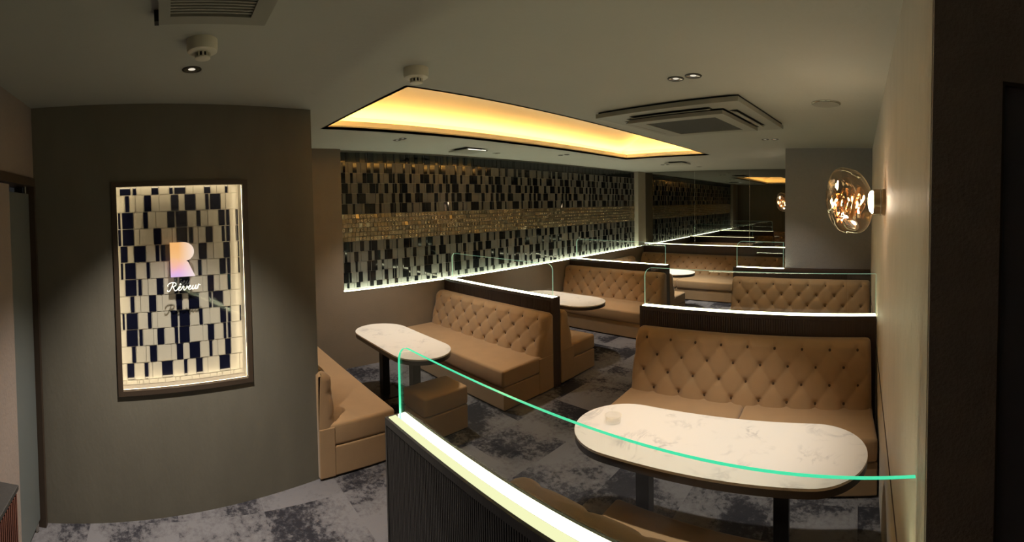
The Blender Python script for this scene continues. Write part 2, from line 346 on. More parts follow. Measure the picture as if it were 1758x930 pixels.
# entrance side (left edge of the photo and behind the camera)
we = MB(); we.box(-2.46, 1.7, -0.90, -0.755, 1.985, ZC); we.box(-1.62, 1.7, -0.90, -0.755, 0, 1.985)
struct(we.obj('wall_entrance', M['pink_wall']), 'rosy beige wall over the grey door at the left edge')
df = struct(MB().box(-2.425, -2.395, -0.86, -0.742, 0, 1.985).box(-2.395, -1.62, -0.86, -0.735, 1.94, 1.985).obj('trim_2', M['frame']), 'brown door frame in the left corner')
d2 = struct(B(-2.392, -1.75, -0.80, -0.775, 0.05, 1.90).obj('door_2', M['door_grey']), 'grey door leaf in the brown frame at the left edge')
MB().lathe([(0.012, 0), (0.012, 0.05)], 12, (-2.36, -0.787, 1.90)).obj('top_pivot', M['chrome'], d2)
MB().lathe([(0.014, 0), (0.014, 0.045)], 12, (-2.36, -0.787, 0.004)).obj('bottom_pivot', M['chrome'], d2)
struct(B(-2.0, -1.62, -0.77, -0.745, 0, 1.93).obj('wall_screen', M['pink_wall']), 'rosy beige panel standing before the grey door')
struct(B(-2.46, -1.62, -1.55, -1.5, 0, ZC).obj('wall_corridor', M['pink_wall']), 'pale corridor wall behind the grey door')
cb = thing('side_cabinet', 'low reddish wooden cabinet with a dark top at the left edge', 'cabinet', (-1.45, -0.70, 0))
B(-0.27, 0.27, -0.045, 0.04, 0.0, 0.63).obj('body', M['wood_red'], cb); B(-0.28, 0.28, -0.05, 0.05, 0.63, 0.65).obj('top', M['black_wood'], cb, bevel=0.003)
for i in range(26): B(-0.265 + i * 0.0205, -0.265 + i * 0.0205 + 0.012, 0.04, 0.046, 0.02, 0.62).obj('slat', M['wood_red'], cb)

# ================================================================== TILES
PAT = [  # dark tiles of the pattern, row by row (units of 1.46 mm, 95 = left edge)
 [(115,160),(167,183),(242,272),(314,331),(335,382),(458,487),(547,560)],
 [(135,153),(211,241),(320,352),(376,422),(462,478),(482,527)],
 [(104,116),(120,167),(206,225),(303,334),(338,385),(423,440),(516,543),(549,563)],
 [(102,116),(120,167),(246,277),(338,384),(389,407),(460,489),(528,543),(548,563)],
 [(109,139),(164,212),(251,268),(272,319),(428,462),(533,560)],
 [(108,120),(125,170),(212,227),(305,340),(344,388),(422,439),(514,541),(547,560)],
 [(124,171),(176,192),(250,280),(322,338),(342,387),(460,488),(546,559)],
 [(143,160),(217,248),(327,354),(378,425),(462,477),(480,525)],
 [(108,119),(124,171),(210,227),(303,333),(338,383),(420,437),(509,536),(542,556)],
 [(122,169),(173,189),(246,276),(316,333),(336,380),(454,483),(521,535),(540,554)],
 [(142,159),(214,244),(322,351),(375,421),(458,473),(526,552)],
 [(120,150),(190,207),(260,306),(350,366),(400,430),(500,546)],
]
PW = 486.0
def row_tiles(row, length, scale, shift=0.0):
    """sequence of (start, end, dark) along a row of tiles"""
    out = []; pos = 0.0; k = 0
    iv = []
    while True:
        done = True
        for a, b in PAT[row % len(PAT)]:
            s, e = (a - 95 + PW * k) * scale - shift, (b - 95 + PW * k) * scale - shift
            if s < length: done = False
            if e > 0 and s < length: iv.append((max(0, s), min(length, e)))
        if done: break
        k += 1
    rnd = random.Random(row * 17 + 3)
    def light(a, b):
        wd = b - a
        if wd < 0.006: return
        if wd > 0.075 * scale / 0.00146:
            c = a + wd * rnd.choice((0.28, 0.72, 0.4)); out.append((a, c, False)); out.append((c, b, False))
        else: out.append((a, b, False))
    for s, e in iv:
        light(pos, s); out.append((s, e, True)); pos = e
    light(pos, length)
    return out

def unit(name, m): return B(-.5, .5, -.5, .5, -.5, .5).mesh(name, m)
U_top_row = unit('top_row_tile', mat('top_row_tile_dark', (0.030, 0.031, 0.022), 0.12, spec=0.5))  # light tiles of the top row get a darker, greener colour
U_dark, U_light = unit('dark_tile', M['tile_black']), unit('light_tile', M['tile_beige'])
N_dark, N_light = unit('navy_tile', M['tile_navy']), unit('cream_tile', M['tile_cream'])
Y0, Y1 = 1.84, 7.965; G = 0.0042
rows = []; top = ZC - 0.02
RH = 0.1145
z = top
for i in range(6): rows.append((z - RH, z)); z -= RH
zband1 = z; zband0 = z - 0.305; z = zband0
for i in range(4): rows.append((z - RH, z)); z -= RH
rows.append((ZL + 0.0, z))
allt = []
for ri, (za, zb) in enumerate(rows):
    for a, b, dk in row_tiles(ri, Y1 - Y0, 0.00158, shift=random.random() * 0.05):
        if b - a > 0.008 and zb - za > 0.01: allt.append((a + Y0, b + Y0, za, zb, dk, ri))
allt.sort(key=lambda t: -((t[1] - t[0]) * (t[3] - t[2]) / (0.5 * (t[0] + t[1])) ** 3))
rest = {True: MB(), False: MB()}
for i, (a, b, za, zb, dk, ri) in enumerate(allt):
    th = 0.014 if dk else 0.011
    if i < 300:
        o = link('tile', U_dark if dk else (U_top_row if ri == 0 else U_light), wt, (XT + th / 2, (a + b) / 2, (za + zb) / 2))
        o.scale = (th, b - a - G, zb - za - G)
        o.rotation_euler = (0, random.gauss(0, 0.004), random.gauss(0, 0.004))
    else:
        t1, t2 = random.gauss(0, 0.0004), random.gauss(0, 0.0004)
        m = rest[dk or ri == 0]; xf = XT + th; ya, yb, z0, z1 = a + G / 2, b - G / 2, za + G / 2, zb - G / 2  # joined part of the top row takes the dark tile colour
        v = [(XT, ya, z0), (XT, yb, z0), (XT, yb, z1), (XT, ya, z1), (xf - t1 - t2, ya, z0), (xf + t1 - t2, yb, z0), (xf + t1 + t2, yb, z1), (xf - t1 + t2, ya, z1)]
        m.add(v, [(4, 5, 6, 7), (0, 1, 5, 4), (1, 2, 6, 5), (2, 3, 7, 6), (3, 0, 4, 7)])
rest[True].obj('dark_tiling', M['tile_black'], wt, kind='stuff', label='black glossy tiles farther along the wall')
rest[False].obj('light_tiling', M['tile_beige'], wt, kind='stuff', label='beige tiles farther along the wall')
# gold mosaic band
mo, rg = MB(), MB(); nr = 6; h = (zband1 - zband0) / nr
for r in range(nr):
    y = Y0 + random.random() * 0.02
    while y < Y1 - 0.02:
        wd = 0.046; e = min(y + wd, Y1)
        t1, t2 = random.gauss(0, 0.0016), random.gauss(0, 0.0016); xf = XT + 0.012; g = 0.002
        ya, yb, z0, z1 = y + g, e - g, zband0 + r * h + g, zband0 + (r + 1) * h - g
        mo.add([(XT, ya, z0), (XT, yb, z0), (XT, yb, z1), (XT, ya, z1), (xf - t1 - t2, ya, z0), (xf + t1 - t2, yb, z0), (xf + t1 + t2, yb, z1), (xf - t1 + t2, ya, z1)],
               [(4, 5, 6, 7), (0, 1, 5, 4), (1, 2, 6, 5), (2, 3, 7, 6), (3, 0, 4, 7)])
        if random.random() < 0.38:
            rg.lathe([(0.014, 0.010), (0.013, 0.0165), (0.008, 0.0185), (0.006, 0.013)], 10, (XT, (ya + yb) / 2, (z0 + z1) / 2), 'x', cap=False)
        y = e
mo.obj('mosaic_band', M['mosaic'], wt, kind='stuff', label='band of small pearly gold mosaic pieces')
rg.obj('mosaic_studs', M['mosaic_ring'], wt, kind='stuff', smooth=40, label='round bright gold studs of the mosaic band')

# ================================================================== DISPLAY WINDOW (in the left wall)
win = struct(thing('window_1', 'lit display window of navy and cream tiles', 'window', LW, PHI))
del win['category']
FW = 0.028
fm = MB(); a0, a1, b0, b1 = WU0 - 0.012, WU1 + 0.012, WZ0 - 0.012, WZ1 + 0.012
fm.box(-0.02, 0.012, a0, a0 + FW, b0, b1); fm.box(-0.02, 0.012, a1 - FW, a1, b0, b1); fm.box(-0.02, 0.012, a0 + FW, a1 - FW, b0, b0 + FW); fm.box(-0.02, 0.012, a0 + FW, a1 - FW, b1 - FW, b1)
fm.obj('window_frame', M['frame'], win)
i0, i1, j0, j1 = WU0 + 0.016, WU1 - 0.016, WZ0 + 0.016, WZ1 - 0.016
B(-0.012, -0.006, i0, i1, j0, j1).obj('window_pane', M['pane'], win)
ND = 0.115
nb = MB().box(-ND - 0.012, -ND, WU0, WU1, WZ0, WZ1)
back = nb.obj('niche_back', M['tile_cream'], win)
MB().box(-ND, -0.02, WU0, WU0 + 0.006, WZ0, WZ1).box(-ND, -0.02, WU1 - 0.006, WU1, WZ0, WZ1).box(-ND, -0.02, WU0, WU1, WZ1 - 0.006, WZ1).obj('niche_lining', M['tile_cream'], win)
B(-ND, -0.02, WU0, WU1, WZ0, WZ0 + 0.006).obj('niche_sill', M['sill'], win)
lm = MB(); q0, q1 = 0.0065, 0.0155
lm.box(-0.0235, -0.0205, WU0 + q0, WU0 + q1, WZ0 + 0.02, WZ1 - 0.02); lm.box(-0.0235, -0.0205, WU1 - q1, WU1 - q0, WZ0 + 0.02, WZ1 - 0.02)
lm.box(-0.0235, -0.0205, WU0 + 0.02, WU1 - 0.02, WZ0 + q0, WZ0 + q1); lm.box(-0.0235, -0.0205, WU0 + 0.02, WU1 - 0.02, WZ1 - q1, WZ1 - q0)
lm.obj('niche_light_strip', M['niche_led'], win)
zt = WZ1 - 0.012; zt_rows = [(zt - 0.05, zt)]; zz = zt - 0.05
while zz - 0.1003 > WZ0: zt_rows.append((zz - 0.1003, zz)); zz -= 0.1003
zt_rows.append((WZ0 + 0.006, zz))
for ri, (za, zb) in enumerate(zt_rows):
    for a, b, dk in row_tiles(ri, WU1 - WU0 - 0.02, 0.00150):
        if b - a < 0.008 or zb - za < 0.012: continue
        if ri == len(zt_rows) - 1: dk = False
        th = 0.006
        o = link('tile', N_dark if dk else N_light, back, (-ND + th / 2, WU0 + 0.01 + (a + b) / 2, (za + zb) / 2)); o.scale = (th, b - a - 0.005, zb - za - 0.005)
        o.rotation_euler = (0, random.gauss(0, 0.003), random.gauss(0, 0.003))

# emblem and lettering fixed just behind the pane
def on_wall(px_u, z): return (0, px_u, z)
sg = thing('wall_sign', 'pastel block letter R emblem over white script lettering in the display window', 'sign', LW, PHI)
eu0, eu1, ez0, ez1 = 0.010, 0.155, 1.388, 1.590
W_, H_ = eu1 - eu0, ez1 - ez0
poly = [(0, 0), (0, H_), (0.52 * W_, H_)]
cr_, cx_ = 0.275 * H_, 0.56 * W_
for i in range(13):
    a = math.radians(90 - i * 14); poly.append((cx_ + 0.42 * W_ * math.cos(a), H_ - cr_ + cr_ * math.sin(a)))
poly += [(0.72 * W_, 0.43 * H_), (1.0 * W_, 0)]
em = MB(); n = len(poly)
em.add([(-0.024, eu0 + x, ez0 + y) for x, y in poly] + [(-0.015, eu0 + x, ez0 + y) for x, y in poly],
       [tuple(range(n)), tuple(reversed(range(n, 2 * n)))] + [(i, (i + 1) % n, n + (i + 1) % n, n + i) for i in range(n)])
em.obj('emblem', M['emblem'], sg)
def bez(p, k=8):
    out = []
    for i in range(0, len(p) - 1, 3):
        a, b, c, d = [Vector((*q, 0)) for q in p[i:i + 4]]
        for j in range(k + (i + 3 >= len(p) - 1)):
            t = j / k; out.append(a * (1 - t) ** 3 + b * 3 * t * (1 - t) ** 2 + c * 3 * t * t * (1 - t) + d * t ** 3)
    return out
letters = [  # script strokes in letter units, baseline 0, x-height 1, capital 2
 [(1.15,1.9),(0.95,1.2),(0.75,0.4),(0.35,0.05),(0.1,-0.15),(-0.3,0.0),(-0.15,0.35)],
 [(-0.1,1.2),(-0.45,1.6),(0.3,2.1),(1.1,2.05),(1.9,2.0),(2.2,1.5),(1.7,1.2),(1.4,1.0),(1.1,1.0),(0.95,1.05)],
 [(1.2,1.05),(1.4,0.7),(1.5,0.0),(1.95,0.02),(2.2,0.05),(2.35,0.25),(2.45,0.45)],
 [(2.45,0.4),(3.0,0.5),(3.3,0.9),(3.05,1.0),(2.7,1.05),(2.35,0.0),(2.95,0.02),(3.3,0.05),(3.5,0.4),(3.6,0.6)],
 [(2.85,1.3),(2.95,1.45),(3.05,1.6),(3.1,1.62)], [(3.1,1.62),(3.15,1.5),(3.2,1.4),(3.25,1.28)],
 [(3.6,0.6),(3.75,1.0),(3.95,1.1),(4.0,0.8),(4.02,0.4),(3.9,0.0),(4.15,0.02),(4.5,0.1),(4.9,0.6),(4.75,1.0)],
 [(4.75,0.9),(4.8,0.6),(5.0,0.7),(5.15,0.7)],
 [(5.0,0.4),(5.6,0.5),(5.9,0.9),(5.65,1.0),(5.3,1.05),(4.95,0.0),(5.55,0.02),(5.9,0.05),(6.1,0.4),(6.25,0.7)],
 [(6.4,1.0),(6.25,0.5),(6.1,0.0),(6.4,0.02),(6.7,0.05),(6.95,0.5),(7.1,0.95)],
 [(7.15,1.0),(7.0,0.5),(6.9,0.0),(7.15,0.02),(7.4,0.05),(7.5,0.3),(7.6,0.6)],
 [(7.6,0.5),(7.75,0.8),(7.7,1.15),(7.85,1.1),(8.0,1.0),(8.1,0.85),(8.3,0.95)],
 [(7.85,1.1),(7.75,0.7),(7.65,0.3),(7.6,0.02)],
]
lt = MB(); uu = 0.0232; t0u, t0z = -0.010, 1.306
for st in letters:
    pts = bez(st); lt.tube([(-0.018, t0u + (p.x + 0.12 * p.y) * uu, t0z + p.y * uu * 1.05 + p.x * 0.0007) for p in pts], 0.0026, 6)
lt.obj('lettering', M['white_letter'], sg, smooth=60)

# ================================================================== SOFAS
def tufted_back(name, L, th0, th1, z0, z1, parent, P=0.20, nrow=4, m=M['fabric']):
    """padded backrest: the front is quilted in diamonds around buttons, y=0 is its rear"""
    nu = max(40, int(L / 0.0125)); D = 0.034
    Hh = z1 - z0; zb0, zb1 = z0 + 0.055, z1 - 0.06
    dz = (zb1 - zb0) / (nrow - 1)
    npc = max(2, round(L / P)); P = L / npc
    def h(u, z):
        v = (z - zb0) / dz                     # row coordinate
        vv = min(max(v, 0.0), nrow - 1.0)
        a = u / P + (vv - (nrow - 1)) / 2 + 0.5; b = u / P - (vv - (nrow - 1)) / 2 + 0.5
        fa = abs(math.sin(math.pi * a)); fb = abs(math.sin(math.pi * b))
        f = min(fa, fb)
        fold = 1 - math.exp(-(f / 0.16))
        puff = (fa * fb) ** 0.45 if fa * fb > 0 else 0
        but = 1 - math.exp(-((fa * fa + fb * fb) / 0.22))
        return D * (0.26 * puff + 0.10 * fold + 0.64 * but)
    us = np.linspace(0, L, nu + 1)
    prof = []                                   # (y, z, displaced?)
    nz = 44
    for j in range(nz + 1):
        t = j / nz; zz = z0 + (Hh - 0.045) * t
        prof.append((-(th0 + (th1 - th0) * t), zz, 1.0))
    for k in range(1, 7):
        a = k / 6 * math.pi / 2
        prof.append((-th1 - D * 0.55 * (math.cos(a)) + D * 0.55 + (0.02) * math.sin(a) * 0 + 0.0, 0, 0)) if False else None
    rr = 0.045
    yt = -th1
    arc = [(yt - 0.0 + rr * (1 - math.cos(a)), z1 - rr + rr * math.sin(a), 1 - math.sin(a)) for a in [math.pi / 2 * k / 6 for k in range(1, 7)]]
    prof += arc + [(-0.02, z1, 0.0), (-0.0, z1 - 0.015, 0), (0, z0, 0)]
    V = []; F = []; npf = len(prof)
    for i, u in enumerate(us):
        ed = min(u, L - u); er = 1.0 if ed > 0.04 else math.sqrt(max(0, 1 - (1 - ed / 0.04) ** 2))
        for (y, zz, k) in prof:
            d = h(u, zz) * k
            yy = y - d * er + (1 - er) * 0.03 * (1 if k > 0 else 0)
            V.append((u - L / 2, min(yy, 0.0), zz - (1 - er) * 0.02 * (1 if zz > z1 - 0.06 else 0)))
    for i in range(nu):
        for j in range(npf):
            k = (j + 1) % npf
            F.append((i * npf + j, (i + 1) * npf + j, (i + 1) * npf + k, i * npf + k))
    F.append(tuple(range(npf))); F.append(tuple(reversed(range(nu * npf, (nu + 1) * npf))))
    o = MB().add(V, F).obj('backrest', m, parent, smooth=75)
    bt = MB()
    for r in range(nrow):
        zz = zb0 + r * dz; t = (zz - z0) / (Hh - 0.045); y = -(th0 + (th1 - th0) * t)
        for c in range(-1, npc + 2):
            u = (c + (0.5 if (nrow - 1 - r) % 2 == 0 else 0.0)) * P
            if 0.03 < u < L - 0.03:
                bt.lathe([(0.012, -0.002), (0.0125, 0.004), (0.007, 0.008), (0.001, 0.009)], 8, (0, 0, 0), 'x')
                n = 32
                for q in range(len(bt.v) - n, len(bt.v)):
                    x, yy, z_ = bt.v[q]; bt.v[q] = (u - L / 2 + yy, y - x, zz + z_)
    if bt.v: bt.obj('tufting_buttons', M['button'], o, kind='stuff', smooth=50)
    return o

def sofa(name, label, cx, cy, rz, L, depth, seat=0.355, top=0.72, th0=0.19, th1=0.10, nrow=4, split=1, group='tan tufted booth sofas', P=0.20):
    t = thing(name, label, 'sofa', (cx, cy, 0), rz, group)
    B(-L / 2, L / 2, -depth + 0.012, -0.004, 0.012, seat - 0.15).obj('base', M['fabric'], t, bevel=0.008)
    B(-L / 2 + 0.02, L / 2 - 0.02, -depth + 0.04, -0.03, 0, 0.012).obj('plinth', M['black'], t)
    B(-L / 2 - 0.004, L / 2 + 0.004, -th0 - 0.012, -0.001, 0.012, seat - 0.02).obj('back_base', M['fabric'], t, bevel=0.006)
    w_ = L / split
    for i in range(split):
        B(-L / 2 + i * w_ + 0.001, -L / 2 + (i + 1) * w_ - 0.001, -depth, -th0 + 0.03, seat - 0.149, seat).obj('seat_cushion', M['fabric'], t, bevel=0.024, seg=4, smooth=35)
    tufted_back(name, L, th0, th1, seat - 0.03, top, t, P, nrow)
    return t

LX0, LX1 = -4.42, -2.675
lc, ll = (LX0 + LX1) / 2, LX1 - LX0
PI = math.pi
sofa('booth_sofa', 'tan sofa seen end-on right behind the olive wall corner', -3.54, 0.905, PI, 1.76, 0.565, th0=0.10, th1=0.07, top=0.70)
sofa('booth_sofa', 'tan tufted sofa behind the oval table nearest the olive wall', lc, 3.165, 0, ll, 0.66, top=0.73)
sofa('booth_sofa', 'tan sofa with its back to the low wall behind the leftmost table', lc, 3.283, PI, ll, 0.58, top=0.72)
sofa('booth_sofa', 'tan tufted sofa behind the second table along the tiled wall', lc, 5.665, 0, ll, 0.78, top=0.76)
sofa('booth_sofa', 'tan sofa with its back to the second low wall along the tiles', lc, 5.785, PI, ll, 0.58, top=0.72)
sofa('wall_bench', 'long tan tufted bench along the far wall below the smoked mirror', -2.66, YM - 0.075, 0, 3.50, 0.95, top=0.72, split=3, th0=0.26)
sofa('wall_bench', 'short tan bench against the far end of the tiled wall', -4.42, 7.30, PI / 2, 0.72, 0.60, top=0.70)
sofa('booth_sofa', 'tan sofa just behind the nearest low wall, its back top showing', -0.50, 0.975, PI, 1.20, 0.78, top=0.80, th0=0.20, th1=0.14)
RZ = math.radians(3.6)
def rp(x): return 3.258 + (x - 0.1) * math.tan(RZ)
sofa('booth_sofa', 'large tan tufted sofa facing the big marble table by the beige wall', -0.80, rp(-0.80) - 0.055, RZ, 1.755, 0.64, top=0.785, split=2, th0=0.24, th1=0.12, seat=0.365)
sofa('booth_sofa', 'tan tufted sofa under the grey block wall behind the glass screen', -0.69, 5.045, 0, 1.60, 0.80, top=0.88, th0=0.22, nrow=5)

# ================================================================== LOW WALLS WITH GLASS
def rounded_outline(L, z0, z1, rl, rr_):
    p = [(0, z0), (L, z0)]
    def arc(cx, cz, r, a0, a1):
        return [(cx + r * math.cos(math.radians(a)), cz + r * math.sin(math.radians(a))) for a in np.linspace(a0, a1, 9)]
    p += arc(L - rr_, z1 - rr_, rr_, 0, 90) if rr_ else [(L, z1)]
    p += arc(rl, z1 - rl, rl, 90, 180) if rl else [(0, z1)]
    return p
def glass_screen(parent, x0, x1, y, z0, z1, rl, rr_, edge, th=0.010, ew=0.0012, left_edge=True, right_edge=True):
    pl = [(x0 + a, b) for a, b in rounded_outline(x1 - x0, z0, z1, rl, rr_)]
    n = len(pl)
    g = MB().add([(x, y - th / 2, z) for x, z in pl] + [(x, y + th / 2, z) for x, z in pl], [tuple(range(n)), tuple(reversed(range(n, 2 * n)))]).obj('glass_panel', M['glass'], parent)
    cx, cz = (x0 + x1) / 2, (z0 + z1) / 2
    rm = MB(); off = ew
    for i in range(1, n):
        a, b = pl[i], pl[(i + 1) % n]
        if not right_edge and i == 1 and not rr_: continue
        d = Vector((b[0] - a[0], b[1] - a[1])); nn = Vector((d.y, -d.x)).normalized() * off
        rm.add([(a[0], y - th / 2, a[1]), (a[0], y + th / 2, a[1]), (b[0], y + th / 2, b[1]), (b[0], y - th / 2, b[1]),
                (a[0] + nn.x, y - th / 2, a[1] + nn.y), (a[0] + nn.x, y + th / 2, a[1] + nn.y), (b[0] + nn.x, y + th / 2, b[1] + nn.y), (b[0] + nn.x, y - th / 2, b[1] + nn.y)],
               [(0, 1, 2, 3), (4, 7, 6, 5), (0, 4, 5, 1), (3, 2, 6, 7), (0, 3, 7, 4), (1, 5, 6, 2)])
    rm.obj('glass_edge', edge, g, label='green glass edge with strip light painted in as glow' if edge is M['glass_edge'] else None)
    return g

def partition(label, cx, cy, rz, L, ztop, th=0.10, wood='wood', gx=None, gz=1.177, rl=0.06, rr_=0.06, edge='glass_edge_dim', flute=True, near='led', eth=0.010, inset=0.0, lit=None, sw=0.024, fl_side=(-1,), right_edge=True):
    t = thing('low_partition', label, 'partition', (cx, cy, 0), rz, 'low walls with glass screens')
    h = th / 2; x0, x1 = -L / 2, L / 2
    B(x0, x1, -h + 0.008, h - 0.008, 0, ztop - 0.03).obj('panel', M[wood], t)
    MB().box(x0 - 0.002, x1, -h - 0.002, -h + 0.010, ztop - 0.032, ztop - 0.002).box(x0 - 0.002, x1, h - 0.010, h + 0.002, ztop - 0.032, ztop - 0.002).box(x0 - 0.002, x1, -h + 0.01, h - 0.01, ztop - 0.032, ztop - 0.012).obj('cap', M[wood], t)
    la, lb_ = lit or (x0 + inset, x1 - 0.002)
    B(la, lb_, -h + sw, -0.007, ztop - 0.012, ztop).obj('light_strip', M[near], t, label='pale lit diffuser strip')
    B(la, lb_, 0.007, h - sw, ztop - 0.012, ztop).obj('light_strip', M['led'], t, label='bright white light strip')
    if flute:
        for s in fl_side:
            fm_ = MB(); k = 0; pitch = 0.018 if wood == 'wood' else 0.0105
            while x0 + k * pitch + pitch * 0.62 < x1:
                a = x0 + k * pitch
                ya, yb = (-h + 0.002, -h + 0.009) if s < 0 else (h - 0.009, h - 0.002)
                fm_.box(a, a + pitch * 0.62, ya, yb, 0.06, ztop - 0.034); k += 1
            fm_.obj('fluting', M[wood], t, kind='stuff')
    MB().box(x0 - 0.012, x0, -h - 0.001, h + 0.001, 0, ztop - 0.002).obj('end_post', M[wood], t) if rz != 9 else None
    if gx: glass_screen(t, gx[0], gx[1], 0.0, ztop - 0.012, gz, rl, rr_, M[edge], th=eth, right_edge=right_edge)
    return t
# nearest one, along the bottom of the photo
L0 = 1.64 + XR - 0.003
partition('dark low partition nearest the camera with green-edged glass and bright top', -1.64 + L0 / 2, 0.913, 0, L0, 0.866, th=0.104, wood='black_wood',
          gx=(-L0 / 2 + 0.03, L0 / 2), gz=1.179, rl=0.075, rr_=0.0, edge='glass_edge', near='led_dim', eth=0.010, sw=0.012, right_edge=False)
# left row: the aisle end is at +x, so mirror it (rotate half a turn)
def left_partition(label, y, gx=(0.03, 1.62), **k):
    return partition(label, (XT + 0.078 - 2.69) / 2, y, PI, -2.69 - XT - 0.078, ZL + 0.002, th=0.104, gx=(-0.866 + gx[0], -0.866 + gx[1]), fl_side=(1,), **k)
left_partition('brown low partition between the leftmost table and the next booth', 3.225)
left_partition('brown low partition two booths deep along the tiled wall', 5.725)
partition('brown fluted low partition behind the large sofa by the beige wall', -0.787, rp(-0.787), RZ, 1.815, 0.932, gx=(-0.895, 0.905), gz=1.235, rl=0.07, rr_=0, right_edge=True)
pc = partition('dark low partition under the grey block wall', -0.69, 5.10, 0, 1.61, 0.985, th=0.095, gx=(-0.78, -0.215), gz=1.29, rl=0.07, rr_=0, lit=(-0.78, -0.21))

# ================================================================== TABLES, STOOLS, ASHTRAY
def stadium(L, W, n=24):
    r = W / 2; c = L / 2 - r; p = []
    for i in range(n + 1):
        a = -math.pi / 2 + math.pi * i / n; p.append((c + r * math.cos(a), r * math.sin(a)))
    for i in range(n + 1):
        a = math.pi / 2 + math.pi * i / n; p.append((-c + r * math.cos(a), r * math.sin(a)))
    return p
def table(label, cx, cy, rz, L, W, zt, legs, lw_=0.072):
    t = thing('oval_table', label, 'table', (cx, cy, 0), rz, 'oval marble tables')
    MB().prism(stadium(L, W), zt - 0.012, zt).obj('tabletop', M['marble'], t, smooth=30)
    MB().prism(stadium(L - 0.004, W - 0.004), zt - 0.046, zt - 0.0125).obj('edge_band', M['edge_dark'], t, smooth=30)
    for x in legs:
        B(x - lw_ / 2, x + lw_ / 2, -lw_ / 2, lw_ / 2, 0.012, zt - 0.046).obj('leg', M['metal_black'], t, bevel=0.004)
        B(x - 0.11, x + 0.11, -0.15, 0.15, 0.0, 0.012).obj('foot_plate', M['metal_black'], t, bevel=0.003)
    return t
table('large oval marble table beside the beige wall, seen through green-edged glass', -0.685, 1.965, math.radians(4.5), 1.46, 0.53, 0.60, (-0.36, 0.33))
table('oval marble table nearest the olive wall and the cube stool', -3.33, 1.90, 0, 1.16, 0.50, 0.60, (-0.30, 0.24))
table('oval marble table in the second booth along the tiled wall', -3.40, 4.18, 0, 1.20, 0.56, 0.60, (-0.02,))
table('far oval marble table near the smoked mirror', -3.22, 6.68, 0, 1.12, 0.56, 0.60, (0.0,))
st = thing('cube_stool', 'tan upholstered cube stool beside the leftmost oval table', 'stool', (-2.825, 1.925, 0), 0)
B(-0.145, 0.145, -0.205, 0.205, 0.012, 0.20).obj('base', M['fabric'], st, bevel=0.01)
B(-0.13, 0.13, -0.19, 0.19, 0, 0.012).obj('plinth', M['black'], st)
B(-0.148, 0.148, -0.208, 0.208, 0.203, 0.345).obj('cushion', M['fabric'], st, bevel=0.018, seg=3, smooth=35)
ash = MB().lathe([(0.030, 0), (0.040, 0.003), (0.044, 0.030), (0.046, 0.034), (0.041, 0.034), (0.036, 0.010), (0.010, 0.008)], 28)
tag(ash.obj('ashtray', M['clear'], loc=(-1.235, 1.945, 0.6005), smooth=40), 'small clear glass ashtray at the left end of the large marble table', 'ashtray')

# ================================================================== CEILING FITTINGS
def downlight(x, y, label, power=SPOT_W, r=0.036, angle=72, group='recessed downlights', spot=True, blend=0.75, col=(1.0, 0.91, 0.79)):
    t = thing('downlight', label, 'downlight', (x, y, ZC), 0, group)
    MB().lathe([(r + 0.007, 0.0), (r + 0.007, -0.004), (r, -0.005), (r - 0.004, -0.001)], 28, cap=False).obj('trim_ring', M['edge_dark'], t, smooth=40)
    MB().lathe([(r, -0.0035), (r * 0.45, -0.0005)], 28, cap=False).obj('reflector', M['chrome'], t, smooth=60)
    MB().lathe([(r * 0.45, -0.0006), (r * 0.3, -0.0012)], 20).obj('lens', M['lens'], t)
    if spot:
        ld = bpy.data.lights.new('downlight_lamp', 'SPOT'); ld.energy = power; ld.color = col; ld.spot_size = math.radians(angle); ld.spot_blend = blend; ld.shadow_soft_size = 0.02
        lo = bpy.data.objects.new('downlight_lamp', ld); COL.objects.link(lo); lo.parent = t; lo.location = (0, 0, -0.02)
    return t
downlight(-1.96, 0.13, 'single recessed downlight by the smoke detector near the olive wall', power=SPOT_W * 4.4, angle=85, blend=1.0)
downlight(-0.932, 2.096, 'left one of two downlights above the large marble table', group='downlights over the large table', angle=66)
downlight(-0.83, 2.083, 'right one of two downlights above the large marble table', group='downlights over the large table', angle=66)
for i, (x, y, s) in enumerate(((-3.62, 2.12, 'leftmost table'), (-3.62, 4.55, 'second booth table'), (-0.92, 4.39, 'rear right sofa'), (-3.2, 6.75, 'farthest table'))):
    downlight(x - 0.05, y, 'left one of two small downlights above the ' + s, r=0.03, group='paired downlights over the booths', power=SPOT_W * (0.95, 0.9, 0.35, 2.4)[i], angle=(84, 72, 90, 80)[i])
    downlight(x + 0.05, y + 0.005, 'right one of two small downlights above the ' + s, r=0.03, group='paired downlights over the booths', power=SPOT_W * (0.95, 0.9, 0.35, 2.4)[i], angle=(84, 72, 90, 80)[i])

def detector(x, y, label):
    t = thing('smoke_detector', label, 'smoke detector', (x, y, ZC), 0, 'smoke detectors')
    MB().lathe([(0.058, 0), (0.058, -0.030), (0.055, -0.042), (0.048, -0.046), (0.030, -0.047)], 32).obj('base', M['white_plastic'], t, smooth=35)
    MB().lathe([(0.024, -0.047), (0.024, -0.062)], 24).obj('chamber', M['black'], t, smooth=35)
    for k in range(10):
        a = 2 * PI * k / 10; c, s = 0.026 * math.cos(a), 0.026 * math.sin(a)
        B(c - 0.0035, c + 0.0035, s - 0.0035, s + 0.0035, -0.064, -0.046).obj('rib', M['white_plastic'], t)
    MB().lathe([(0.029, -0.062), (0.029, -0.067), (0.022, -0.070)], 28).obj('cover', M['white_plastic'], t, smooth=35)
detector(-1.636, 0.15, 'ivory smoke detector on the ceiling above the display window')
detector(-1.735, 1.113, 'ivory smoke detector at the near corner of the glowing cove')

